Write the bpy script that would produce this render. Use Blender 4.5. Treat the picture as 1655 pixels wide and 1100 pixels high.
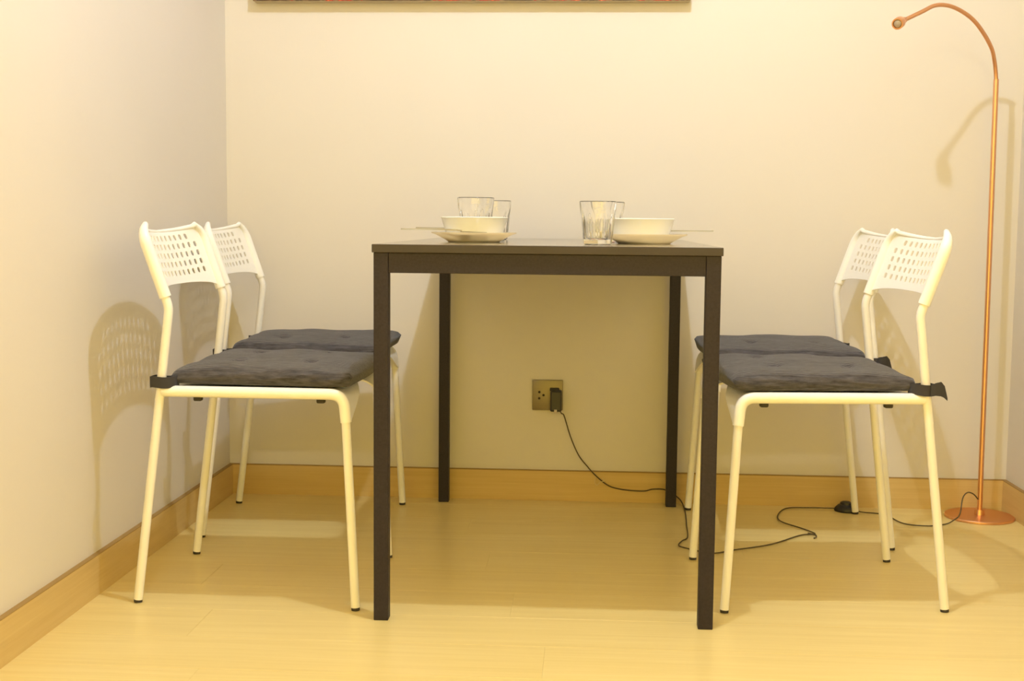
import bpy, bmesh, math, random
from mathutils import Vector, Matrix, Euler
random.seed(7)
PI = math.pi
sc = bpy.context.scene
for o in list(bpy.data.objects): bpy.data.objects.remove(o)

# ------------------------------------------------------------------ camera
F_PX = 2061.03
yaw, pitch, roll = -0.0608, -0.0924, 0.0095
fw = Vector((math.sin(yaw)*math.cos(pitch), math.cos(yaw)*math.cos(pitch), math.sin(pitch)))
rt = Vector((math.cos(yaw), -math.sin(yaw), 0)); up = rt.cross(fw)
r2 = math.cos(roll)*rt + math.sin(roll)*up
u2 = -math.sin(roll)*rt + math.cos(roll)*up
cam_d = bpy.data.cameras.new('camera'); cam = bpy.data.objects.new('camera', cam_d)
sc.collection.objects.link(cam); sc.camera = cam
cam_d.sensor_width = 36.0; cam_d.sensor_fit = 'HORIZONTAL'; cam_d.lens = F_PX*36/1655
cam_d.clip_start = 0.05
M = Matrix((r2, u2, -fw)).transposed().to_4x4(); M.translation = Vector((0.0845, -2.4305, 0.7841))
cam.matrix_world = M

# ------------------------------------------------------------------ world, lamps, exposure
w = bpy.data.worlds.new('world'); sc.world = w; w.use_nodes = True
bg = w.node_tree.nodes['Background']
bg.inputs['Color'].default_value = (1.0, 0.738, 0.125, 1); bg.inputs['Strength'].default_value = 3.05
def lamp(name, loc, power, radius, col):
    d = bpy.data.lights.new(name, 'POINT'); d.energy = power; d.shadow_soft_size = radius; d.color = col
    o = bpy.data.objects.new(name, d); o.location = loc; sc.collection.objects.link(o); return o
lamp('ceiling_light_over_table', (0.128, -0.287, 2.44), 69, 0.022, (0.725, 0.826, 1.0))
lamp('ceiling_light_behind', (0.083, -2.80, 2.44), 40, 0.05, (1.0, 0.95, 0.8))
vs = sc.view_settings
vs.view_transform = 'Standard'; vs.look = 'None'; vs.gamma = 1.0; vs.use_curve_mapping = False; vs.exposure = 0.0

# ------------------------------------------------------------------ materials
def mat(name, col, rough=0.5, metal=0.0, spec=0.5, coat=0.0):
    m = bpy.data.materials.new(name); m.use_nodes = True
    b = m.node_tree.nodes['Principled BSDF']
    b.inputs['Base Color'].default_value = (*col, 1); b.inputs['Roughness'].default_value = rough
    b.inputs['Metallic'].default_value = metal; b.inputs['Specular IOR Level'].default_value = spec
    b.inputs['Coat Weight'].default_value = coat
    return m
def nd(m, t): return m.node_tree.nodes.new(t)
def lk(m, a, b): m.node_tree.links.new(a, b)
def bsdf(m): return m.node_tree.nodes['Principled BSDF']
def coords(m, scale, kind='Object'):
    tc = nd(m, 'ShaderNodeTexCoord'); mp = nd(m, 'ShaderNodeMapping'); mp.inputs['Scale'].default_value = scale
    lk(m, tc.outputs[kind], mp.inputs['Vector']); return mp.outputs['Vector']
def noise(m, vec, scale=5, detail=3, rough=0.5):
    n = nd(m, 'ShaderNodeTexNoise'); n.inputs['Scale'].default_value = scale; n.inputs['Detail'].default_value = detail
    n.inputs['Roughness'].default_value = rough; lk(m, vec, n.inputs['Vector']); return n.outputs['Fac']
def ramp(m, fac, stops):
    r = nd(m, 'ShaderNodeValToRGB'); e = r.color_ramp.elements
    e[0].position, e[0].color = stops[0][0], (*stops[0][1], 1)
    e[1].position, e[1].color = stops[-1][0], (*stops[-1][1], 1)
    for p, c in stops[1:-1]:
        x = e.new(p); x.color = (*c, 1)
    lk(m, fac, r.inputs['Fac']); return r.outputs['Color']
def bump(m, h, strength=0.2, dist=0.002):
    b = nd(m, 'ShaderNodeBump'); b.inputs['Strength'].default_value = strength; b.inputs['Distance'].default_value = dist
    lk(m, h, b.inputs['Height']); lk(m, b.outputs['Normal'], bsdf(m).inputs['Normal'])
def mathn(m, op, a, b):
    n = nd(m, 'ShaderNodeMath'); n.operation = op
    for i, x in enumerate((a, b)):
        if isinstance(x, (int, float)): n.inputs[i].default_value = x
        else: lk(m, x, n.inputs[i])
    return n.outputs[0]
def mul(m, col, k):
    n = nd(m, 'ShaderNodeMix'); n.data_type = 'RGBA'; n.blend_type = 'MULTIPLY'; n.inputs[0].default_value = 1
    lk(m, col, n.inputs[6]); lk(m, k, n.inputs[7]); return n.outputs[2]

m_wall = mat('cream_wallpaper', (0.69, 0.65, 0.55), 0.75, spec=0.25)
v = coords(m_wall, (1, 1, 1))
n1 = noise(m_wall, coords(m_wall, (60, 60, 4)), 6, 3); n2 = noise(m_wall, coords(m_wall, (5, 5, 70)), 6, 3)
lin = mathn(m_wall, 'ADD', n1, n2)
c = ramp(m_wall, noise(m_wall, v, 2.2, 4), [(0.3, (0.69, 0.645, 0.58)), (0.7, (0.71, 0.665, 0.60))])
lk(m_wall, c, bsdf(m_wall).inputs['Base Color']); bump(m_wall, lin, 0.10, 0.0006)

m_ceil = mat('ceiling_paint', (0.85, 0.82, 0.74), 0.8)
def wood(name, c0, c1, c2, rough, rand=0.0, axis=0, spec=0.5):
    m = mat(name, c1, rough, spec=spec)
    s = [30, 30, 30]; s[axis] = 1.1
    s2 = [150, 150, 150]; s2[axis] = 3.0
    tc = nd(m, 'ShaderNodeTexCoord'); oi = nd(m, 'ShaderNodeObjectInfo')
    off = nd(m, 'ShaderNodeVectorMath'); off.operation = 'SCALE'; off.inputs[0].default_value = (13.1, 7.7, 3.3)
    lk(m, oi.outputs['Random'], off.inputs['Scale'])
    ad = nd(m, 'ShaderNodeVectorMath'); ad.operation = 'ADD'
    lk(m, tc.outputs['Object'], ad.inputs[0]); lk(m, off.outputs[0], ad.inputs[1])
    def mp(sv):
        q = nd(m, 'ShaderNodeMapping'); q.inputs['Scale'].default_value = sv; lk(m, ad.outputs[0], q.inputs['Vector']); return q.outputs[0]
    a = noise(m, mp(s), 1.6, 5, 0.6); b = noise(m, mp(s2), 1.4, 3, 0.6)
    f = mathn(m, 'ADD', mathn(m, 'MULTIPLY', a, 0.65), mathn(m, 'MULTIPLY', b, 0.35))
    if rand:
        f = mathn(m, 'ADD', f, mathn(m, 'MULTIPLY', mathn(m, 'SUBTRACT', oi.outputs['Random'], 0.5), rand))
    col = ramp(m, f, [(0.32, c0), (0.5, c1), (0.68, c2)])
    lk(m, col, bsdf(m).inputs['Base Color']); bump(m, b, 0.06, 0.0004)
    return m
m_floor = wood('blond_laminate', (0.72, 0.555, 0.205), (0.77, 0.605, 0.238), (0.81, 0.655, 0.285), 0.30, 0.05)
m_base = wood('baseboard_wood', (0.56, 0.39, 0.15), (0.61, 0.435, 0.175), (0.65, 0.48, 0.20), 0.42)
m_base_y = wood('baseboard_wood_side', (0.56, 0.39, 0.15), (0.61, 0.435, 0.175), (0.65, 0.48, 0.20), 0.42, axis=1)
m_cap = mat('baseboard_edge', (0.33, 0.20, 0.055), 0.6)
m_sub = mat('subfloor_gap', (0.25, 0.15, 0.06), 0.8)

m_black = mat('black_brown_steel', (0.032, 0.024, 0.026), 0.5, spec=0.3)
lk(m_black, ramp(m_black, noise(m_black, coords(m_black, (1, 1, 1)), 220, 2), [(0.3, (0.015, 0.010, 0.017)), (0.7, (0.025, 0.018, 0.027))]), bsdf(m_black).inputs['Base Color'])
m_top = mat('black_brown_laminate', (0.085, 0.070, 0.048), 0.20, spec=0.6, coat=0.7)
bsdf(m_top).inputs['Coat Roughness'].default_value = 0.12
m_edge = mat('tabletop_edge_band', (0.050, 0.040, 0.034), 0.55, spec=0.35)
f = noise(m_top, coords(m_top, (40, 4, 40)), 3, 4)
lk(m_top, ramp(m_top, f, [(0.3, (0.060, 0.048, 0.028)), (0.7, (0.080, 0.064, 0.038))]), bsdf(m_top).inputs['Base Color'])
bump(m_top, f, 0.05, 0.0003)
m_plastic = mat('white_plastic', (0.89, 0.88, 0.84), 0.36)
m_white = mat('white_steel', (0.84, 0.82, 0.79), 0.30)
m_rubber = mat('dark_rubber', (0.035, 0.028, 0.022), 0.6)
m_fabric = mat('charcoal_fabric', (0.085, 0.085, 0.088), 0.95, spec=0.15)
bsdf(m_fabric).inputs['Sheen Weight'].default_value = 0.25
bsdf(m_fabric).inputs['Sheen Roughness'].default_value = 0.5
rib = nd(m_fabric, 'ShaderNodeTexWave'); rib.bands_direction = 'Y'; rib.inputs['Scale'].default_value = 55; rib.inputs['Distortion'].default_value = 2.0; rib.inputs['Detail'].default_value = 2; rib.inputs['Detail Scale'].default_value = 1.5
lk(m_fabric, coords(m_fabric, (0.35, 1, 1.3)), rib.inputs['Vector'])
fn = noise(m_fabric, coords(m_fabric, (18, 90, 90)), 2.0, 4, 0.6)
hh = mathn(m_fabric, 'ADD', mathn(m_fabric, 'MULTIPLY', rib.outputs['Fac'], 0.5), fn)
lk(m_fabric, ramp(m_fabric, fn, [(0.3, (0.034, 0.031, 0.034)), (0.7, (0.102, 0.094, 0.098))]), bsdf(m_fabric).inputs['Base Color'])
bump(m_fabric, hh, 0.8, 0.0025)
m_strap = mat('black_strap', (0.048, 0.045, 0.048), 0.9, spec=0.2)
m_copper = mat('polished_copper', (0.80, 0.44, 0.24), 0.34, metal=1.0)
m_copper2 = mat('copper_gooseneck', (0.70, 0.36, 0.17), 0.38, metal=0.9)
m_lens = mat('frosted_lens', (0.36, 0.29, 0.20), 0.35)
m_cord = mat('dark_cord', (0.075, 0.052, 0.018), 0.55)
m_plug = mat('black_plug', (0.020, 0.017, 0.018), 0.4)
m_tag = mat('clear_tie', (0.62, 0.50, 0.26), 0.3)
m_steelplate = mat('taupe_metal_plate', (0.25, 0.21, 0.14), 0.42, metal=0.55)
m_hole = mat('socket_hole', (0.012, 0.008, 0.005), 0.7)
m_porc = mat('white_opal_glass', (0.92, 0.905, 0.86), 0.12, coat=0.3)
_tr = nd(m_porc, 'ShaderNodeBsdfTranslucent'); _tr.inputs['Color'].default_value = (0.98, 0.86, 0.62, 1)
_mx = nd(m_porc, 'ShaderNodeMixShader'); _mx.inputs[0].default_value = 0.58
lk(m_porc, bsdf(m_porc).outputs[0], _mx.inputs[1]); lk(m_porc, _tr.outputs[0], _mx.inputs[2])
lk(m_porc, _mx.outputs[0], m_porc.node_tree.nodes['Material Output'].inputs['Surface'])
m_bowl = mat('white_porcelain', (0.95, 0.945, 0.92), 0.12, coat=0.3)
m_cut = mat('cutlery_steel', (0.34, 0.30, 0.20), 0.65, metal=1.0)
m_side = mat('canvas_edge', (0.62, 0.52, 0.34), 0.8)
m_glass = mat('clear_glass', (1, 1, 1), 0.0)
bsdf(m_glass).inputs['Transmission Weight'].default_value = 1.0; bsdf(m_glass).inputs['IOR'].default_value = 1.5
m_print = mat('dark_floral_print', (0.08, 0.04, 0.02), 0.6)
pv = coords(m_print, (1, 1, 1))
fac = noise(m_print, pv, 16, 4, 0.6)
lk(m_print, ramp(m_print, fac, [(0.42, (0.09, 0.05, 0.02)), (0.5, (0.22, 0.13, 0.06)), (0.56, (0.30, 0.025, 0.01)), (0.64, (0.80, 0.17, 0.04))]), bsdf(m_print).inputs['Base Color'])

# ------------------------------------------------------------------ helpers
COL = sc.collection
def link_mesh(name, me, material, parent=None, smooth=False):
    o = bpy.data.objects.new(name, me); COL.objects.link(o)
    if not me.materials: me.materials.append(material)
    if smooth:
        for p in me.polygons: p.use_smooth = True
    if parent is not None: o.parent = parent
    return o
def obj(name, bm, material, parent=None, smooth=False, autosmooth=None):
    bmesh.ops.recalc_face_normals(bm, faces=bm.faces)
    me = bpy.data.meshes.new(name); bm.to_mesh(me); bm.free()
    o = link_mesh(name, me, material, parent, smooth or autosmooth is not None)
    if autosmooth is not None: me.set_sharp_from_angle(angle=math.radians(autosmooth))
    return o
def empty(name, loc, rz=0.0):
    o = bpy.data.objects.new(name, None); COL.objects.link(o); o.location = loc; o.rotation_euler = (0, 0, rz)
    o.empty_display_size = 0.1; return o
def tag(o, label, cat, group=None):
    o['label'] = label; o['category'] = cat
    if group: o['group'] = group
    return o
def add_box(bm, lo, hi, bevel=0.0, seg=1):
    r = bmesh.ops.create_cube(bm, size=1); vs_ = r['verts']
    for v_ in vs_:
        v_.co = Vector([(lo[i]+hi[i])/2 + v_.co[i]*(hi[i]-lo[i]) for i in range(3)])
    if bevel:
        es = list({e for v_ in vs_ for e in v_.link_edges})
        bmesh.ops.bevel(bm, geom=es, offset=bevel, segments=seg, affect='EDGES', profile=0.5)
    return bm
def box(lo, hi, bevel=0.0, seg=1): return add_box(bmesh.new(), lo, hi, bevel, seg)
def fillet(pts, rad, n=8):
    pts = [Vector(p) for p in pts]; out = [pts[0]]
    for i in range(1, len(pts)-1):
        a, b, c_ = pts[i-1], pts[i], pts[i+1]; r = rad[i-1] if isinstance(rad, (list, tuple)) else rad
        d1 = (a-b).normalized(); d2 = (c_-b).normalized(); ang = d1.angle(d2)
        if r <= 0 or abs(ang-PI) < 1e-3: out.append(b); continue
        t = min(r/math.tan(ang/2), (a-b).length*0.49, (c_-b).length*0.49)
        p1, p2 = b+d1*t, b+d2*t
        for k in range(n+1):
            s = k/n; out.append((1-s)**2*p1 + 2*s*(1-s)*b + s*s*p2)
    out.append(pts[-1]); return out
def spline(pts, n=8):
    pts = [Vector(p) for p in pts]; out = []
    P = [2*pts[0]-pts[1]] + pts + [2*pts[-1]-pts[-2]]
    for i in range(1, len(P)-2):
        for k in range(n):
            t = k/n; a, b, c_, d = P[i-1], P[i], P[i+1], P[i+2]
            out.append(0.5*((2*b)+(c_-a)*t+(2*a-5*b+4*c_-d)*t*t+(-a+3*b-3*c_+d)*t**3))
    out.append(pts[-1]); return out
def add_tube(bm, path, r, seg=12, cap=True, radii=None):
    path = [Vector(p) for p in path]; n = len(path); rings = []
    t = (path[1]-path[0]).normalized()
    ref = Vector((0, 1, 0)) if abs(t.y) < 0.8 else Vector((1, 0, 0))
    N = (ref - t*ref.dot(t)).normalized()
    for i in range(n):
        if i == 0: t = path[1]-path[0]
        elif i == n-1: t = path[-1]-path[-2]
        else: t = (path[i+1]-path[i]).normalized() + (path[i]-path[i-1]).normalized()
        t.normalize(); N = (N - t*N.dot(t)).normalized(); B = t.cross(N)
        rr = radii[i] if radii else r
        rings.append([bm.verts.new(path[i] + rr*(math.cos(2*PI*k/seg)*N + math.sin(2*PI*k/seg)*B)) for k in range(seg)])
    for i in range(n-1):
        for k in range(seg):
            bm.faces.new((rings[i][k], rings[i][(k+1) % seg], rings[i+1][(k+1) % seg], rings[i+1][k]))
    if cap: bm.faces.new(rings[0][::-1]); bm.faces.new(rings[-1])
    return bm
def tube(path, r, seg=12, radii=None): return add_tube(bmesh.new(), path, r, seg, True, radii)
def lathe(prof, seg=48):
    bm = bmesh.new(); rings = []
    for r, z in prof:
        if r < 1e-6: rings.append([bm.verts.new((0, 0, z))])
        else: rings.append([bm.verts.new((r*math.cos(2*PI*k/seg), r*math.sin(2*PI*k/seg), z)) for k in range(seg)])
    for a, b in zip(rings, rings[1:]):
        for k in range(seg):
            q = (k+1) % seg
            if len(a) == 1 and len(b) == 1: continue
            if len(a) == 1: bm.faces.new((a[0], b[k], b[q]))
            elif len(b) == 1: bm.faces.new((a[k], a[q], b[0]))
            else: bm.faces.new((a[k], a[q], b[q], b[k]))
    return bm

# ------------------------------------------------------------------ room shell
XL, XR, YW, YF, HT = -0.944, 1.2457, 1.1407, -1.6, 2.6
YL, YR = -1.5, -1.5          # the room opens up beyond the ends of the two side walls
G, HB = 0.012, 0.086
def structure(o): o['kind'] = 'structure'; return o
structure(obj('wall_back', box((XL-0.1, YW, -0.05), (XR+0.1, YW+0.1, HT)), m_wall))
structure(obj('wall_left', box((XL-0.1, YL, -0.05), (XL, YW, HT)), m_wall))
structure(obj('wall_right', box((XR, YR, -0.05), (XR+0.1, YW, HT)), m_wall))
floor = structure(obj('floor', box((-4.5, -6.0, -0.05), (5.0, YW, -0.0085)), m_floor))
structure(obj('ceiling', box((-4.5, -6.0, 2.5), (5.0, YW+0.1, 2.6)), m_ceil))
PW = 0.1689; y0 = 0.3826
pcache = {}
def plank(x0, x1, ya, yb):
    o = obj('floor_plank', box((x0+0.00008, ya+0.0002, -0.008), (x1-0.00008, yb-0.0002, 0.0), 0.0003), m_floor, floor)
    return o
k = -14
while True:
    ya = y0 + k*PW; yb = ya + PW; k += 1
    if ya >= YW: break
    if yb <= YF: continue
    a_, b_ = max(ya, YF), min(yb, YW)
    x = XL - 1.3 + ((k*0.47) % 1.0)*1.28 - 0.9
    while x < XR:
        x1 = x + 2.4
        if min(x1, XR) - max(x, XL) > 0.01: plank(max(x, XL), min(x1, XR), a_, b_)
        x = x1
b = structure(obj('baseboard_back', box((XL, YW-G, 0.0), (XR, YW, HB-0.002)), m_base))
obj('cap_strip', box((XL, YW-G, HB-0.002), (XR, YW, HB)), m_cap, b)
b = structure(obj('baseboard_left', box((XL, YL, 0.0), (XL+G, YW-G, HB-0.002)), m_base_y))
obj('cap_strip', box((XL, YL, HB-0.002), (XL+G, YW-G, HB)), m_cap, b)
b = structure(obj('baseboard_right', box((XR-G, YR, 0.0), (XR, YW-G, HB-0.002)), m_base_y))
obj('cap_strip', box((XR-G, YR, HB-0.002), (XR, YW-G, HB)), m_cap, b)

# ------------------------------------------------------------------ table
t = empty('dining_table', (0, 0.555, 0))
tag(t, 'black-brown dining table with square legs, standing between the four white chairs', 'table')
W2, D, H, TH, LT, IN = 0.335, 1.109, 0.74, 0.0160, 0.0285, 0.003
def tb(lo, hi): return (lo[0], lo[1]-0.555, lo[2]), (hi[0], hi[1]-0.555, hi[2])
obj('tabletop', box(*tb((-W2, 0, H-TH), (W2, D, H)), 0.0012, 2), m_top, t)
tt_ = t.children[0].data if t.children else COL.objects['tabletop'].data
tt_.materials.append(m_edge)
for p_ in tt_.polygons:
    if abs(p_.normal.z) < 0.5: p_.material_index = 1
for sx in (-1, 1):
    for sy in (0, 1):
        xa, xb = sorted((sx*(W2-IN), sx*(W2-IN-LT)))
        ya = IN if sy == 0 else D-IN-LT
        obj('leg', box(*tb((xa, ya, 0.0), (xb, ya+LT, H-TH)), 0.0012, 2), m_black, t)
AH = 0.039; e = 0.0015
for ya in (IN+e, D-IN-LT+e):
    obj('apron', box(*tb((-W2+IN+LT, ya, H-TH-AH), (W2-IN-LT, ya+LT-2*e, H-TH)), 0.001), m_black, t)
for sx in (-1, 1):
    xa, xb = sorted((sx*(W2-IN-e), sx*(W2-IN-LT+e)))
    obj('apron', box(*tb((xa, IN+LT, H-TH-AH), (xb, D-IN-LT, H-TH)), 0.001), m_black, t)

# ------------------------------------------------------------------ chairs (local: origin between rear feet, facing +X)
RS = 0.0115
def chair_meshes():
    """returns list of (name, mesh, material, [sub-parts])"""
    out = []
    def mk(name, bm, material, ang=40):
        bmesh.ops.recalc_face_normals(bm, faces=bm.faces)
        me = bpy.data.meshes.new(name); bm.to_mesh(me); bm.free(); me.materials.append(material)
        for p in me.polygons: p.use_smooth = True
        me.set_sharp_from_angle(angle=math.radians(ang))
        return me
    for s in (-1, 1):
        # front leg
        a = Vector((0.454, s*0.205, 0.004)); c_ = Vector((0.433, s*0.196, 0.395))
        foot = a + (c_-a).normalized()*0.0025
        out.append(('leg', mk('leg', tube([foot, c_], 0.0092, 16), m_white), m_white,
                    [('rubber_foot', mk('rubber_foot', tube([a-Vector((0, 0, 0.0035)), foot], 0.0086, 14), m_rubber), m_rubber)]))
        # rear leg
        a = Vector((0.0, s*0.1925, 0.004)); c_ = Vector((0.0545, s*0.1905, 0.448))
        foot = a + (c_-a).normalized()*0.0025
        out.append(('leg', mk('leg', tube([foot, c_], 0.0092, 16), m_white), m_white,
                    [('rubber_foot', mk('rubber_foot', tube([a-Vector((0, 0, 0.0035)), foot], 0.0086, 14), m_rubber), m_rubber)]))
        # back post with its knee
        pth = fillet([(0.0545, s*0.1905, 0.448), (0.073, s*0.1895, 0.607), (0.052, s*0.1895, 0.665)], 0.05, 8)
        out.append(('back_post', mk('back_post', tube(pth, 0.0092, 16), m_white), m_white, []))
        # bumpers
        for bx in (0.125, 0.378):
            out.append(('stacking_bumper', mk('stacking_bumper', box((bx-0.0085, s*0.172-0.008, 0.4165), (bx+0.0085, s*0.172+0.008, 0.442), 0.003, 2), m_rubber), m_rubber, []))
    # seat shell: two sleeves over the side rails + sheet with a waterfall front
    def edge(s, inset=0.0):
        return fillet([(0.058, s*(0.1905-inset), 0.438), (0.428, s*(0.1935-inset), 0.438), (0.434, s*(0.1965-inset), 0.382)], 0.042, 10)
    bm = bmesh.new()
    for s in (-1, 1): add_tube(bm, edge(s), RS, 16)
    E = edge(1); n = len(E)
    # resample profile (x,z) densely
    prof = [(p.x, p.z) for p in E]
    dens = []
    for (x0_, z0_), (x1_, z1_) in zip(prof, prof[1:]):
        L = math.hypot(x1_-x0_, z1_-z0_); q = max(1, int(L/0.012))
        for i in range(q): dens.append((x0_+(x1_-x0_)*i/q, z0_+(z1_-z0_)*i/q))
    dens.append(prof[-1])
    ln = [0]
    for (xa, za), (xb, zb) in zip(dens, dens[1:]): ln.append(ln[-1]+math.hypot(xb-xa, zb-za))
    Ltot = ln[-1]
    def at(sv):
        sv = min(max(sv, 0), Ltot)
        for i in range(len(ln)-1):
            if sv <= ln[i+1]+1e-9:
                q = (sv-ln[i])/(ln[i+1]-ln[i]+1e-12)
                (xa, za), (xb, zb) = dens[i], dens[i+1]
                tx, tz = xb-xa, zb-za; L = math.hypot(tx, tz)
                return xa+tx*q, za+tz*q, -tz/L, tx/L
    NU, NV = 24, 34
    top, bot = [], []
    for i in range(NU+1):
        u = -1+2*i/NU
        cut = 0.060*(1-abs(u)**1.15) if abs(u) < 1 else 0
        s0 = 0.018+0.012*(1-u*u)
        rt_, rb_ = [], []
        for j in range(NV+1):
            sv = s0 + (Ltot-cut-s0)*j/NV
            x, z, nx, nz = at(sv); g = j/NV
            dip = -0.007*(1-u*u)*(1-g**3) + 0.010
            y = u*(0.1905+0.003*g)
            rt_.append(bm.verts.new((x+nx*dip, y, z+nz*dip)))
            rb_.append(bm.verts.new((x+nx*(dip-0.004), y, z+nz*(dip-0.004))))
        top.append(rt_); bot.append(rb_)
    for i in range(NU):
        for j in range(NV):
            bm.faces.new((top[i][j], top[i+1][j], top[i+1][j+1], top[i][j+1]))
            bm.faces.new((bot[i][j], bot[i][j+1], bot[i+1][j+1], bot[i+1][j]))
        for jj in (0, NV):
            bm.faces.new((top[i][jj], top[i+1][jj], bot[i+1][jj], bot[i][jj]))
    for i in (0, NU):
        for j in range(NV): bm.faces.new((top[i][j], top[i][j+1], bot[i][j+1], bot[i][j]))
    out.append(('seat', mk('seat', bm, m_plastic), m_plastic, []))
    # backrest: perforated bowed panel with rolled sleeves
    SL0 = Vector((0.066, 0, 0.628)); SL1 = Vector((0.0155, 0, 0.774)); ax = (SL1-SL0); Lb = ax.length; ax.normalize()
    nrm = Vector((ax.z, 0, -ax.x))           # forward normal
    RC = 0.045
    def halfw(s):
        d = s-(Lb-RC)
        base = 0.1895+0.002*s/Lb
        return base if d <= 0 else base-RC+math.sqrt(max(RC*RC-d*d, 0))*1.0 + 0.0
    def P(u, s):
        hw = halfw(min(s, Lb*0.9965)); bow = -(0.024+0.010*s/Lb)*(1-u*u) - 0.007*max(0, (s-Lb+0.014)/0.014)**1.5*(1-u**4)
        return SL0 + ax*s + nrm*(bow) + Vector((0, u*hw, 0))
    rows, cols = 5, 13
    rp = 0.0200; cw = 0.0255
    s_top = Lb-0.0140; s_bot = s_top-rows*rp
    ul = 0.845; 
    bm = bmesh.new(); cache = {}
    def V(u, s):
        key = (round(u, 5), round(s, 6))
        if key not in cache: cache[key] = bm.verts.new(P(u, s))
        return cache[key]
    def quad(*vv):
        vv = [x for i, x in enumerate(vv) if x != vv[i-1]]
        if len(vv) > 2:
            try: bm.faces.new(vv)
            except ValueError: pass
    us = [-ul+2*ul*i/cols for i in range(cols+1)]
    mids = [(a+b_)/2 for a, b_ in zip(us, us[1:])]
    hx, hz = 0.0061/0.19, 0.0066
    c8 = [(-1, -1), (0, -1), (1, -1), (1, 0), (1, 1), (0, 1), (-1, 1), (-1, 0)]
    for r_ in range(rows):
        sa = s_bot+r_*rp; sb = sa+rp; sm = (sa+sb)/2
        for ci in range(cols):
            ua, ub, um = us[ci], us[ci+1], mids[ci]
            O = [V(ua if a < 0 else ub if a > 0 else um, sa if b_ < 0 else sb if b_ > 0 else sm) for a, b_ in c8]
            skip = (r_ == rows-1 and ci in (0, cols-1))
            if skip:
                cv = V(um, sm)
                for q in range(8): quad(O[q], O[(q+1) % 8], cv)
                continue
            I = []
            for q in range(8):
                an = -3*PI/4+q*PI/4
                cx_ = math.copysign(abs(math.cos(an))**0.7, math.cos(an)) if abs(math.cos(an)) > 1e-6 else 0
                cz_ = math.copysign(abs(math.sin(an))**0.7, math.sin(an)) if abs(math.sin(an)) > 1e-6 else 0
                I.append(V(um+hx*cx_, sm+hz*cz_))
            for q in range(8): quad(O[q], O[(q+1) % 8], I[(q+1) % 8], I[q])
    srow = sorted({round(s_bot+i*rp/2, 6) for i in range(2*rows+1)})
    # side margins
    for sg in (-1, 1):
        uu = [sg*ul, sg*(ul+(1-ul)/2), sg*1.0]
        for a, b_ in zip(srow, srow[1:]):
            for p_, q_ in zip(uu, uu[1:]): quad(V(p_, a), V(q_, a), V(q_, b_), V(p_, b_))
    ucol = sorted({round(x, 5) for x in us+mids} | {-1.0, 1.0, round(-(ul+(1-ul)/2), 5), round(ul+(1-ul)/2, 5)})
    # top margin
    tops = [s_top, s_top+0.006, Lb-0.003, Lb]
    def st(u, s): return s - 0.003*(1-u*u)*max(0, (s-s_top)/(Lb-s_top))
    for a, b_ in zip(tops, tops[1:]):
        for p_, q_ in zip(ucol, ucol[1:]): quad(V(p_, st(p_, a)), V(q_, st(q_, a)), V(q_, st(q_, b_)), V(p_, st(p_, b_)))
    # bottom margin with the arch
    def sarch(u):
        k_ = 1-abs(u)**2.4
        return 0.000 + 0.0275*math.sqrt(max(k_, 0))
    NB = 3
    for i in range(NB):
        for p_, q_ in zip(ucol, ucol[1:]):
            def sb_(u, i_): return s_bot + (sarch(u)-s_bot)*i_/NB
            quad(V(p_, sb_(p_, i)), V(q_, sb_(q_, i)), V(q_, sb_(q_, i+1)), V(p_, sb_(p_, i+1)))
    bmesh.ops.recalc_face_normals(bm, faces=bm.faces)
    bmesh.ops.solidify(bm, geom=list(bm.faces), thickness=0.0018)
    for sg in (-1, 1):
        pth, rr = [], []
        for i in range(19):
            s = Lb*(-0.004+0.985*i/18) if i < 18 else Lb*0.99
            p_ = P(sg, max(s, 0)) + ax*min(s, 0) + nrm*0.0; pth.append(p_)
            rr.append(0.0122 if s < Lb-RC else 0.0122-0.0065*min(1, (s-(Lb-RC))/RC)**2)
        # carry the rolled edge along the top
        for uq in (0.93, 0.85, 0.72, 0.55, 0.3, 0.0):
            pth.append(P(sg*uq, st(uq, Lb-0.004))); rr.append(0.0045+0.001*uq if uq > 0 else 0.0040)
        add_tube(bm, pth, 0.012, 12, True, rr)
    out.append(('backrest', mk('backrest', bm, m_plastic, 50), m_plastic, []))
    return out
CH = chair_meshes()
def place_chair(x, y, rz, label):
    root = empty('dining_chair', (x, y, 0), rz)
    tag(root, label, 'chair', 'white perforated chairs around the table')
    for name, me, mm, subs in CH:
        o = link_mesh(name, me, mm, root)
        for n2_, me2, mm2 in subs: link_mesh(n2_, me2, mm2, o)
    return root

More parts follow.
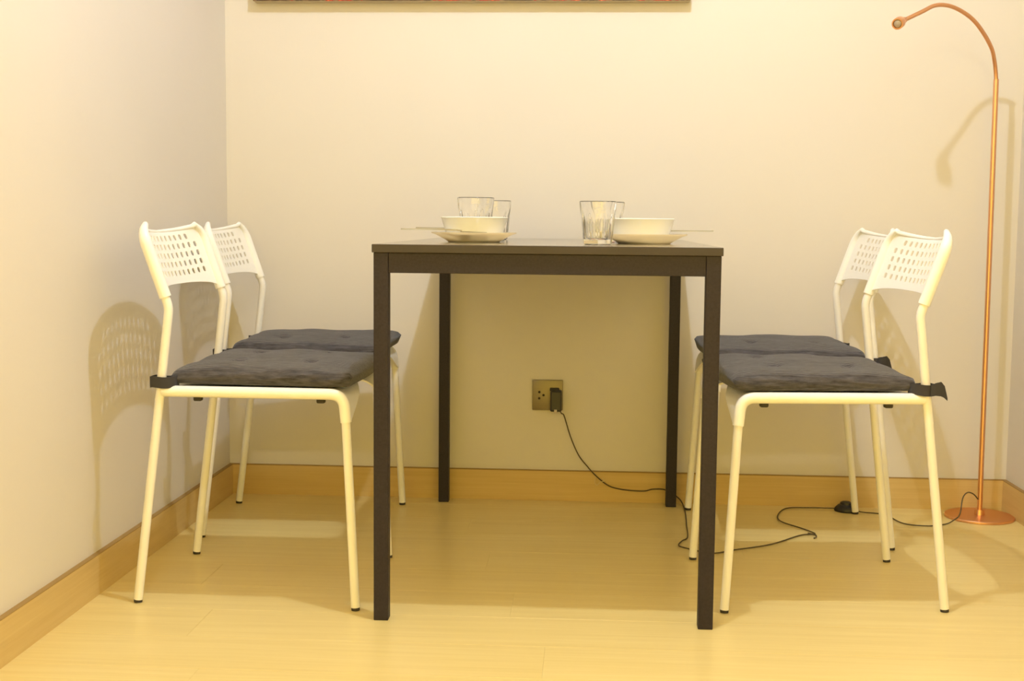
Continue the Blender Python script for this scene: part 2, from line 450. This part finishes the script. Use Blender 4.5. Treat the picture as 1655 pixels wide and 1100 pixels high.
# ------------------------------------------------------------------ seat cushions (same local frame as the chairs)
def make_cushion(x, y, rz, label, seed, tail):
    rnd = random.Random(seed)
    root = empty('seat_cushion', (x, y, 0), rz); tag(root, label, 'cushion', 'charcoal cushions on the chairs')
    NU, NV = 52, 56; bm = bmesh.new()
    ph = [rnd.uniform(0, 6.28) for _ in range(6)]
    tufts = [(-0.45, -0.40), (0.45, -0.40), (-0.45, 0.42), (0.45, 0.42)]
    def f(u, v, side):
        # outline: wider in front, cut in at the rear corners
        hw = 0.184+0.016*(v+1)/2
        xx = 0.072 + (v+1)/2*0.377
        a = 1-abs(u)**18; b_ = 1-abs(v)**20
        e_ = max(a*b_, 0)**0.27
        x = xx+0.003*math.sin(3*u+ph[0]); yy = u*hw
        if v < -0.8: x += 0.006*(1-u**4)*(-0.8-v)/0.2
        front = max(0, (v-0.72)/0.28)
        mid = 0.462 + 0.012*front**2
        wav = 0.0022*math.sin(9*u+ph[1]+2*v)+0.0018*math.sin(7*v+ph[2]-3*u)
        if side > 0:
            z = mid + (0.021-0.010*front**2+0.8*wav)*e_ + 0.0145*(1-abs(u)**3)*(1-abs(v)**5)
            for tu, tv in tufts:
                d2 = ((u-tu)*0.19)**2+((v-tv)*0.186)**2
                z -= 0.010*math.exp(-d2/0.012**2)+0.004*math.exp(-d2/0.035**2)
            z += 0.0010*math.sin(38*v+ph[3])*(1-e_)
        else:
            z = mid - (mid-0.4502)*max(a*b_, 0)**0.22
        return Vector((x, yy, z))
    T = [[bm.verts.new(f(-1+2*i/NU, -1+2*j/NV, 1)) for j in range(NV+1)] for i in range(NU+1)]
    B = [[None]*(NV+1) for _ in range(NU+1)]
    for i in range(NU+1):
        for j in range(NV+1):
            B[i][j] = T[i][j] if (i in (0, NU) or j in (0, NV)) else bm.verts.new(f(-1+2*i/NU, -1+2*j/NV, -1))
    for i in range(NU):
        for j in range(NV):
            bm.faces.new((T[i][j], T[i+1][j], T[i+1][j+1], T[i][j+1]))
            q = (B[i][j], B[i][j+1], B[i+1][j+1], B[i+1][j])
            bm.faces.new(q)
    pad = obj('pad', bm, m_fabric, root, smooth=True)
    for tu, tv in tufts:
        hw = 0.19; xx = 0.080+(tv+1)/2*0.372
        b2 = bmesh.new(); add_box(b2, (xx-0.006, tu*hw-0.0012, 0.4815), (xx+0.006, tu*hw+0.0012, 0.4835), 0.0006)
        obj('tuft_stitch', b2, m_strap, root)
    # straps: band looped round each rear post
    for s in (-1, 1):
        bm = bmesh.new(); cx_, cy_ = 0.0565, s*0.1905
        N = 28; zc = 0.4570; hh_ = 0.0112
        loop = []
        # teardrop loop from the cushion corner round the post
        pts = [(0.086, s*0.176), (0.082, s*0.192), (0.066, s*0.2045), (0.045, s*0.2045), (0.0355, s*0.1975), (0.0355, s*0.180), (0.046, s*0.1765), (0.066, s*0.1745), (0.086, s*0.172)]
        sp = spline([(a, b_, 0) for a, b_ in pts], 5)
        rings = []
        for i, p_ in enumerate(sp):
            tdir = (sp[min(i+1, len(sp)-1)]-sp[max(i-1, 0)]).normalized(); nn = Vector((-tdir.y, tdir.x, 0))*0.0013
            dz = -0.001*math.sin(i*0.5+seed)
            rings.append([bm.verts.new(p_+nn+Vector((0, 0, zc-hh_+dz))), bm.verts.new(p_-nn+Vector((0, 0, zc-hh_+dz))),
                          bm.verts.new(p_-nn+Vector((0, 0, zc+hh_+dz))), bm.verts.new(p_+nn+Vector((0, 0, zc+hh_+dz)))])
        for a, b_ in zip(rings, rings[1:]):
            for q in range(4): bm.faces.new((a[q], a[(q+1) % 4], b_[(q+1) % 4], b_[q]))
        bm.faces.new(rings[0]); bm.faces.new(rings[-1][::-1])
        st_ = obj('strap', bm, m_strap, root, autosmooth=50)
        if tail and s == 1:
            # loose pointed end of the strap, hanging behind the post
            bm = bmesh.new(); P2 = [(0.052, 0.2085, 0.459, 0.013), (0.042, 0.2095, 0.462, 0.015), (0.032, 0.2095, 0.463, 0.017), (0.025, 0.209, 0.457, 0.014), (0.018, 0.208, 0.440, 0.003)]
            rg = []
            for (px, py, pz, hv) in P2:
                rg.append([bm.verts.new((px, py-0.0015, pz-hv)), bm.verts.new((px, py+0.0015, pz-hv)), bm.verts.new((px, py+0.0015, pz+hv*0.7)), bm.verts.new((px, py-0.0015, pz+hv*0.7))])
            for a, b_ in zip(rg, rg[1:]):
                for q in range(4): bm.faces.new((a[q], a[(q+1) % 4], b_[(q+1) % 4], b_[q]))
            bm.faces.new(rg[0]); bm.faces.new(rg[-1][::-1])
            obj('strap_end', bm, m_strap, root)
    return root
spots = [
 (-0.832, 0.271, math.radians(-0.3), 'front left', 'white perforated chair at the left of the table, nearest the camera',
  'charcoal tufted cushion on the near chair at the left of the table', 3, 0),
 (-0.874, 0.8135, math.radians(2.0), 'back left', 'white perforated chair at the left of the table, closest to the back wall',
  'charcoal tufted cushion on the far left chair by the back wall', 5, 0),
 (0.803, 0.3565, math.radians(184.4), 'front right', 'white perforated chair at the right of the table, nearest the camera',
  'charcoal tufted cushion with loose strap end on the near chair at the right', 8, 1),
 (0.821, 0.8545, math.radians(181.2), 'back right', 'white perforated chair at the right of the table, closest to the back wall',
  'charcoal tufted cushion on the far right chair by the back wall', 11, 1),
]
for x, y, rz, _, lab, clab, sd, tl in spots:
    place_chair(x, y, rz, lab)
    make_cushion(x, y, rz, clab, sd, tl)

# ------------------------------------------------------------------ floor lamp
lx, ly = 1.147, 1.040
lr = empty('floor_lamp', (0, 0, 0)); lr.location = (lx, ly, 0)
tag(lr, 'slim copper gooseneck floor lamp standing in the right corner of the room', 'lamp')
def L(p): return Vector(p)-Vector((lx, ly, 0))
obj('base', lathe([(0, 0), (0.089, 0), (0.0905, 0.001), (0.0905, 0.0055), (0.089, 0.007), (0.014, 0.0085), (0.012, 0.022), (0, 0.022)], 64), m_copper, lr, autosmooth=35)
obj('pole', tube([(0, 0, 0.015), (-0.006, 0, 1.170)], 0.0068, 16), m_copper, lr, autosmooth=40)
gp = spline([L(q) for q in [(1.141, 1.040, 1.165), (1.1385, 1.038, 1.185), (1.131, 1.028, 1.214), (1.114, 1.002, 1.245), (1.080, 0.966, 1.280), (1.045, 0.940, 1.309), (1.005, 0.919, 1.329), (0.968, 0.899, 1.337), (0.933, 0.880, 1.333), (0.898, 0.861, 1.315), (0.857, 0.841, 1.2945), (0.842, 0.832, 1.288)]], 6)
obj('gooseneck', tube(gp, 0.0052, 12), m_copper2, lr, smooth=True)
# head: small cup aimed towards the room
hp = L((0.842, 0.832, 1.288)); hd = Vector((-0.42, -0.84, -0.30)).normalized()
q = hd.to_track_quat('Z', 'Y').to_matrix().to_4x4()
hb = lathe([(0, -0.004), (0.007, -0.004), (0.009, 0.002), (0.0130, 0.010), (0.0142, 0.016), (0.0142, 0.040), (0.0132, 0.0415), (0.0105, 0.0415), (0.0100, 0.037), (0, 0.037)], 32)
Mh = Matrix.Translation(hp) @ q
bmesh.ops.transform(hb, matrix=Mh, verts=hb.verts)
head = obj('lamp_head', hb, m_copper, lr, autosmooth=35)
lb = lathe([(0, 0.0372), (0.0098, 0.0372), (0.0098, 0.0385), (0.008, 0.0400), (0, 0.0405)], 24)
bmesh.ops.transform(lb, matrix=Mh, verts=lb.verts)
obj('lens', lb, m_lens, head, smooth=True)
obj('neck_collar', tube([hp-(hp-gp[-5]).normalized()*0.012, hp+Vector((0.001, -0.001, 0))], 0.0072, 14), m_copper, lr, smooth=True)
# cord: plug -> baseboard -> floor -> foot switch -> pole
c1 = [(0.004, 1.108, 0.262), (0.010, 1.112, 0.252), (0.0174, 1.122, 0.243), (0.0355, 1.125, 0.1855), (0.0589, 1.125, 0.133), (0.085, 1.125, 0.100), (0.1121, 1.122, 0.0722),
      (0.1473, 1.122, 0.0465), (0.191, 1.122, 0.0368), (0.2432, 1.122, 0.0344), (0.2691, 1.122, 0.0403), (0.3038, 1.122, 0.0393), (0.3388, 1.122, 0.0189), (0.352, 1.105, 0.004),
      (0.352, 1.00, 0.003), (0.345, 0.86, 0.003), (0.338, 0.73, 0.003), (0.322, 0.69, 0.003), (0.310, 0.648, 0.003), (0.322, 0.622, 0.003), (0.3831, 0.5762, 0.003), (0.4381, 0.6106, 0.003), (0.5354, 0.6739, 0.003), (0.6182, 0.7695, 0.003), (0.650, 0.790, 0.003),
      (0.665, 0.800, 0.003), (0.6407, 0.8507, 0.003), (0.6011, 0.9155, 0.003), (0.596, 0.972, 0.003), (0.615, 1.045, 0.003), (0.6438, 1.0894, 0.003), (0.70, 1.098, 0.003), (0.775, 1.085, 0.006)]
c2 = [(0.820, 1.062, 0.006), (0.8398, 1.0563, 0.003), (0.8927, 1.0318, 0.003), (0.9188, 0.9338, 0.003), (0.9774, 0.912, 0.003), (1.03, 0.938, 0.003), (1.055, 0.955, 0.010), (1.076, 0.975, 0.022), (1.0891, 1.0, 0.0598), (1.104, 1.01, 0.0737), (1.125, 1.028, 0.066), (1.141, 1.037, 0.050)]
obj('cord', tube([L(p_) for p_ in spline(c1, 6)], 0.0017, 8), m_cord, lr, smooth=True)
obj('cord', tube([L(p_) for p_ in spline(c2, 6)], 0.0017, 8), m_cord, lr, smooth=True)
# short kinked stub at the fold of the cord
obj('cord_kink', tube([L(p_) for p_ in spline([(0.648, 0.800, 0.003), (0.664, 0.783, 0.003), (0.662, 0.762, 0.003), (0.654, 0.748, 0.003)], 5)], 0.0015, 6), m_cord, lr, smooth=True)
sb = lathe([(0, 0.0), (0.031, 0.0), (0.033, 0.004), (0.031, 0.010), (0.022, 0.019), (0.017, 0.021), (0.016, 0.026), (0.009, 0.029), (0, 0.029)], 32)
bmesh.ops.transform(sb, matrix=Matrix.Translation(L((0.797, 1.073, 0))) @ Matrix.Rotation(math.radians(-25), 4, 'Z') @ Matrix.Diagonal((1.0, 0.72, 1.0, 1)), verts=sb.verts)
obj('foot_switch', sb, m_plug, lr, autosmooth=45)
bm = box(L((-0.022, 1.104, 0.257)), L((0.010, 1.137, 0.316)), 0.004, 2)
plug = obj('plug', bm, m_plug, lr)
obj('plug_top', box(L((-0.024, 1.118, 0.3135)), L((0.002, 1.137, 0.3215)), 0.002, 2), m_rubber, plug)
obj('white_tip', box(L((-0.011, 1.100, 0.2545)), L((-0.003, 1.106, 0.2640)), 0.0015, 2), m_porc, plug)
# clear twist tie on the cord
tt = obj('cord_tie', tube([L(p_) for p_ in spline([(0.108, 1.120, 0.074), (0.106, 1.117, 0.058), (0.112, 1.116, 0.050), (0.121, 1.117, 0.058), (0.132, 1.117, 0.062), (0.126, 1.119, 0.070)], 6)], 0.0011, 6), m_tag, lr, smooth=True)
tt['label'] = 'clear plastic tie on the cord'

# ------------------------------------------------------------------ outlet
r = empty('power_outlet', (-0.0305, YW, 0.300)); tag(r, 'square brushed metal double power outlet on the back wall under the table', 'outlet')
fp = bmesh.new()
add_box(fp, (-0.043, -0.007, -0.043), (0.043, -0.0002, 0.043), 0.002, 2)
obj('faceplate', fp, m_steelplate, r, autosmooth=30)
def hole(x, z, rr=0.0034):
    bm = bmesh.new(); add_tube(bm, [(x, -0.0081, z), (x, -0.0050, z)], rr, 14)
    o = obj('socket_hole', bm, m_hole, r)
for x, z in ((-0.0235, 0.0085), (-0.0235, -0.0090), (-0.0115, 0.0)): hole(x, z)
for x0_ in (-0.036, 0.0):
    bm = bmesh.new()
    for a, b_ in (((x0_, -0.0076, -0.021), (x0_+0.036, -0.0070, -0.0206)), ((x0_, -0.0076, 0.0206), (x0_+0.036, -0.0070, 0.021)),
                  ((x0_, -0.0076, -0.0206), (x0_+0.0004, -0.0070, 0.0206)), ((x0_+0.0356, -0.0076, -0.0206), (x0_+0.036, -0.0070, 0.0206))):
        add_box(bm, a, b_)
    obj('socket_frame', bm, m_steelplate, r)

# ------------------------------------------------------------------ picture
zb = 1.384
r = empty('wall_picture', (-0.256, YW, zb+0.4)); tag(r, 'dark canvas picture with orange-red touches on the back wall above the table', 'picture')
obj('canvas', box((-0.600, -0.033, -0.40), (0.600, -0.0005, 0.40), 0.002), m_side, r)
obj('print', box((-0.5995, -0.0338, -0.3995), (0.5995, -0.0325, 0.3995)), m_print, r)

# ------------------------------------------------------------------ tableware
ZT = 0.74
def plate(x, y, label):
    pr = [(0, 0.0015), (0.050, 0.0015), (0.052, 0.0), (0.056, 0.0), (0.058, 0.002), (0.066, 0.007), (0.082, 0.0155), (0.0930, 0.0195), (0.0935, 0.0212), (0.0920, 0.0216),
          (0.080, 0.0180), (0.064, 0.0095), (0.056, 0.0060), (0, 0.0055)]
    o = obj('dinner_plate', lathe(pr, 96), m_porc, None, autosmooth=60); o.location = (x, y, ZT)
    return tag(o, label, 'plate', 'white plates on the table')
def bowl(x, y, label):
    pr = [(0, 0.0012), (0.055, 0.0012), (0.056, 0.0), (0.058, 0.0), (0.0595, 0.002), (0.0615, 0.010), (0.0725, 0.0500), (0.0738, 0.0515), (0.0730, 0.0530), (0.0712, 0.0520),
          (0.0590, 0.0100), (0.0530, 0.0045), (0, 0.0042)]
    pr = [(a, b_*0.90) for a, b_ in pr]
    o = obj('bowl', lathe(pr, 96), m_bowl, None, autosmooth=50); o.location = (x, y, ZT+0.0072)
    return tag(o, label, 'bowl', 'white bowls on the plates')
def tumbler(x, y, h, rr, label, rot=0.0):
    """thick-based glass: smooth inside and rim, ten flat flutes on the lower outside"""
    NF, SEG = 9, 72; bm = bmesh.new()
    lv = []
    rb = rr*0.78
    outer = [(0, 0.0), (rb-0.003, 0.0), (rb, 0.0025)]
    for i in range(1, 13):
        g = i/12; outer.append((rb+(rr-rb)*g, 0.0025+(h-0.0040)*g))
    outer += [(rr-0.0010, h), ]
    inner = []
    for i in range(12, -1, -1):
        g = i/12; th = 0.0022+0.0016*(1-g); inner.append((rb+(rr-rb)*g-th, 0.013+(h-0.0145)*g))
    inner += [(rb-0.010, 0.0112), (0, 0.0105)]
    def ring(r0, z, flute):
        if r0 < 1e-6: return [bm.verts.new((0, 0, z))]
        L_ = []
        for k_ in range(SEG):
            a = 2*PI*k_/SEG; loc = ((a*NF/(2*PI)) % 1.0)-0.5
            poly = math.cos(PI/NF)/math.cos(loc*2*PI/NF)     # 1 at corners, less mid-flat
            rr_ = r0*(1+(poly-1)*flute) if flute else r0
            L_.append(bm.verts.new((rr_*math.cos(a+rot), rr_*math.sin(a+rot), z)))
        return L_
    rings = []
    for r0, z in outer:
        fl = 1.0 if z < h*0.60 else max(0, 1-(z-h*0.60)/(h*0.16))
        rings.append(ring(r0, z, fl))
    for r0, z in inner: rings.append(ring(r0, z, 0))
    for a, b_ in zip(rings, rings[1:]):
        for k_ in range(SEG):
            q_ = (k_+1) % SEG
            if len(a) == 1: bm.faces.new((a[0], b_[k_], b_[q_]))
            elif len(b_) == 1: bm.faces.new((a[k_], a[q_], b_[0]))
            else: bm.faces.new((a[k_], a[q_], b_[q_], b_[k_]))
    o = obj('drinking_glass', bm, m_glass, None, autosmooth=25); o.location = (x, y, ZT+0.0002)
    return tag(o, label, 'glass', 'faceted tumblers on the table')
def cutlery(kind, x, y, z, ang, tilt, label, length=0.19):
    """flat handle towards local -X, bowl or tines towards +X"""
    root = empty(kind, (x, y, z)); root.rotation_euler = Euler((0, tilt, ang), 'XYZ')
    tag(root, label, 'cutlery', 'cutlery lying across the plates')
    bm = bmesh.new(); pts = [(-length/2, 0.0075, 0.0), (-length/2+0.01, 0.0095, 0.0), (-0.04, 0.0062, 0.0012), (0.0, 0.0030, 0.0022), (0.025, 0.0028, 0.0020), (0.035, 0.0045, 0.0008)]
    rg = []
    for px, hw, pz in pts:
        rg.append([bm.verts.new((px, -hw, pz)), bm.verts.new((px, hw, pz)), bm.verts.new((px, hw*0.8, pz+0.0030)), bm.verts.new((px, -hw*0.8, pz+0.0030))])
    for a, b_ in zip(rg, rg[1:]):
        for q_ in range(4): bm.faces.new((a[q_], a[(q_+1) % 4], b_[(q_+1) % 4], b_[q_]))
    bm.faces.new(rg[0]); bm.faces.new(rg[-1][::-1])
    obj('handle', bm, m_cut, root, autosmooth=40)
    bm = bmesh.new()
    if kind == 'spoon':
        NR, NS = 5, 24; prev = None; X0 = 0.058
        c0 = bm.verts.new((X0, 0, -0.0060)); c1_ = bm.verts.new((X0, 0, -0.0048)); rings = []
        for side, off in ((0, 0.0), (1, 0.0012)):
            for i in range(1, NR+1):
                g = i/NR
                rings.append([bm.verts.new((X0+0.027*g*math.cos(2*PI*k_/NS), 0.0185*g*math.sin(2*PI*k_/NS)*(1-0.15*math.cos(2*PI*k_/NS)), -0.006+0.007*g*g+off)) for k_ in range(NS)])
        for i in range(NR-1):
            for k_ in range(NS):
                q_ = (k_+1) % NS
                bm.faces.new((rings[i][k_], rings[i][q_], rings[i+1][q_], rings[i+1][k_]))
                bm.faces.new((rings[NR+i][k_], rings[NR+i+1][k_], rings[NR+i+1][q_], rings[NR+i][q_]))
        for k_ in range(NS):
            q_ = (k_+1) % NS
            bm.faces.new((c0, rings[0][q_], rings[0][k_])); bm.faces.new((c1_, rings[NR][k_], rings[NR][q_]))
            bm.faces.new((rings[NR-1][k_], rings[NR-1][q_], rings[2*NR-1][q_], rings[2*NR-1][k_]))
        obj('spoon_bowl', bm, m_cut, root, smooth=True)
    else:
        add_box(bm, (0.032, -0.0105, 0.0), (0.052, 0.0105, 0.0016), 0.0006)
        for k_ in range(4):
            yy = -0.0093+k_*0.0062
            add_box(bm, (0.0515, yy-0.0014, 0.0), (0.088, yy+0.0014, 0.0015), 0.0005)
        obj('tines', bm, m_cut, root, autosmooth=40)
    return root
PLX, PLY = -0.171, 0.36
plate(PLX, PLY, 'white plate under the left-hand bowl at the table front')
bowl(PLX+0.001, PLY, 'white bowl on the left-hand plate in front of two glasses')
PRX, PRY = 0.200, 0.36
plate(PRX, PRY, 'white plate under the right-hand bowl beside the near glass')
bowl(PRX-0.008, PRY, 'white bowl on the right-hand plate behind the near glass')
tumbler(-0.182, 0.52, 0.100, 0.0430, 'clear faceted glass directly behind the left-hand bowl', 0.2)
tumbler(-0.160, 0.80, 0.098, 0.0430, 'clear glass farthest back on the left, half hidden by another glass', 0.05)
tumbler(0.098, 0.175, 0.088, 0.0380, 'clear faceted glass at the front edge, left of the right-hand plate', 0.1)
tumbler(0.118, 0.50, 0.092, 0.0430, 'clear glass behind the near glass and left edge of the right-hand bowl', 0.3)
cutlery('fork', -0.225, 0.285, ZT+0.0235, math.radians(4), 0.03, 'steel fork lying across the front of the left-hand plate, handle out left')
cutlery('spoon', -0.215, 0.435, ZT+0.0255, math.radians(-6), 0.03, 'steel spoon behind the fork on the left-hand plate, handle out left')
cutlery('spoon', 0.262, 0.440, ZT+0.0245, math.radians(184), 0.03, 'steel spoon on the right-hand plate with its handle pointing right')
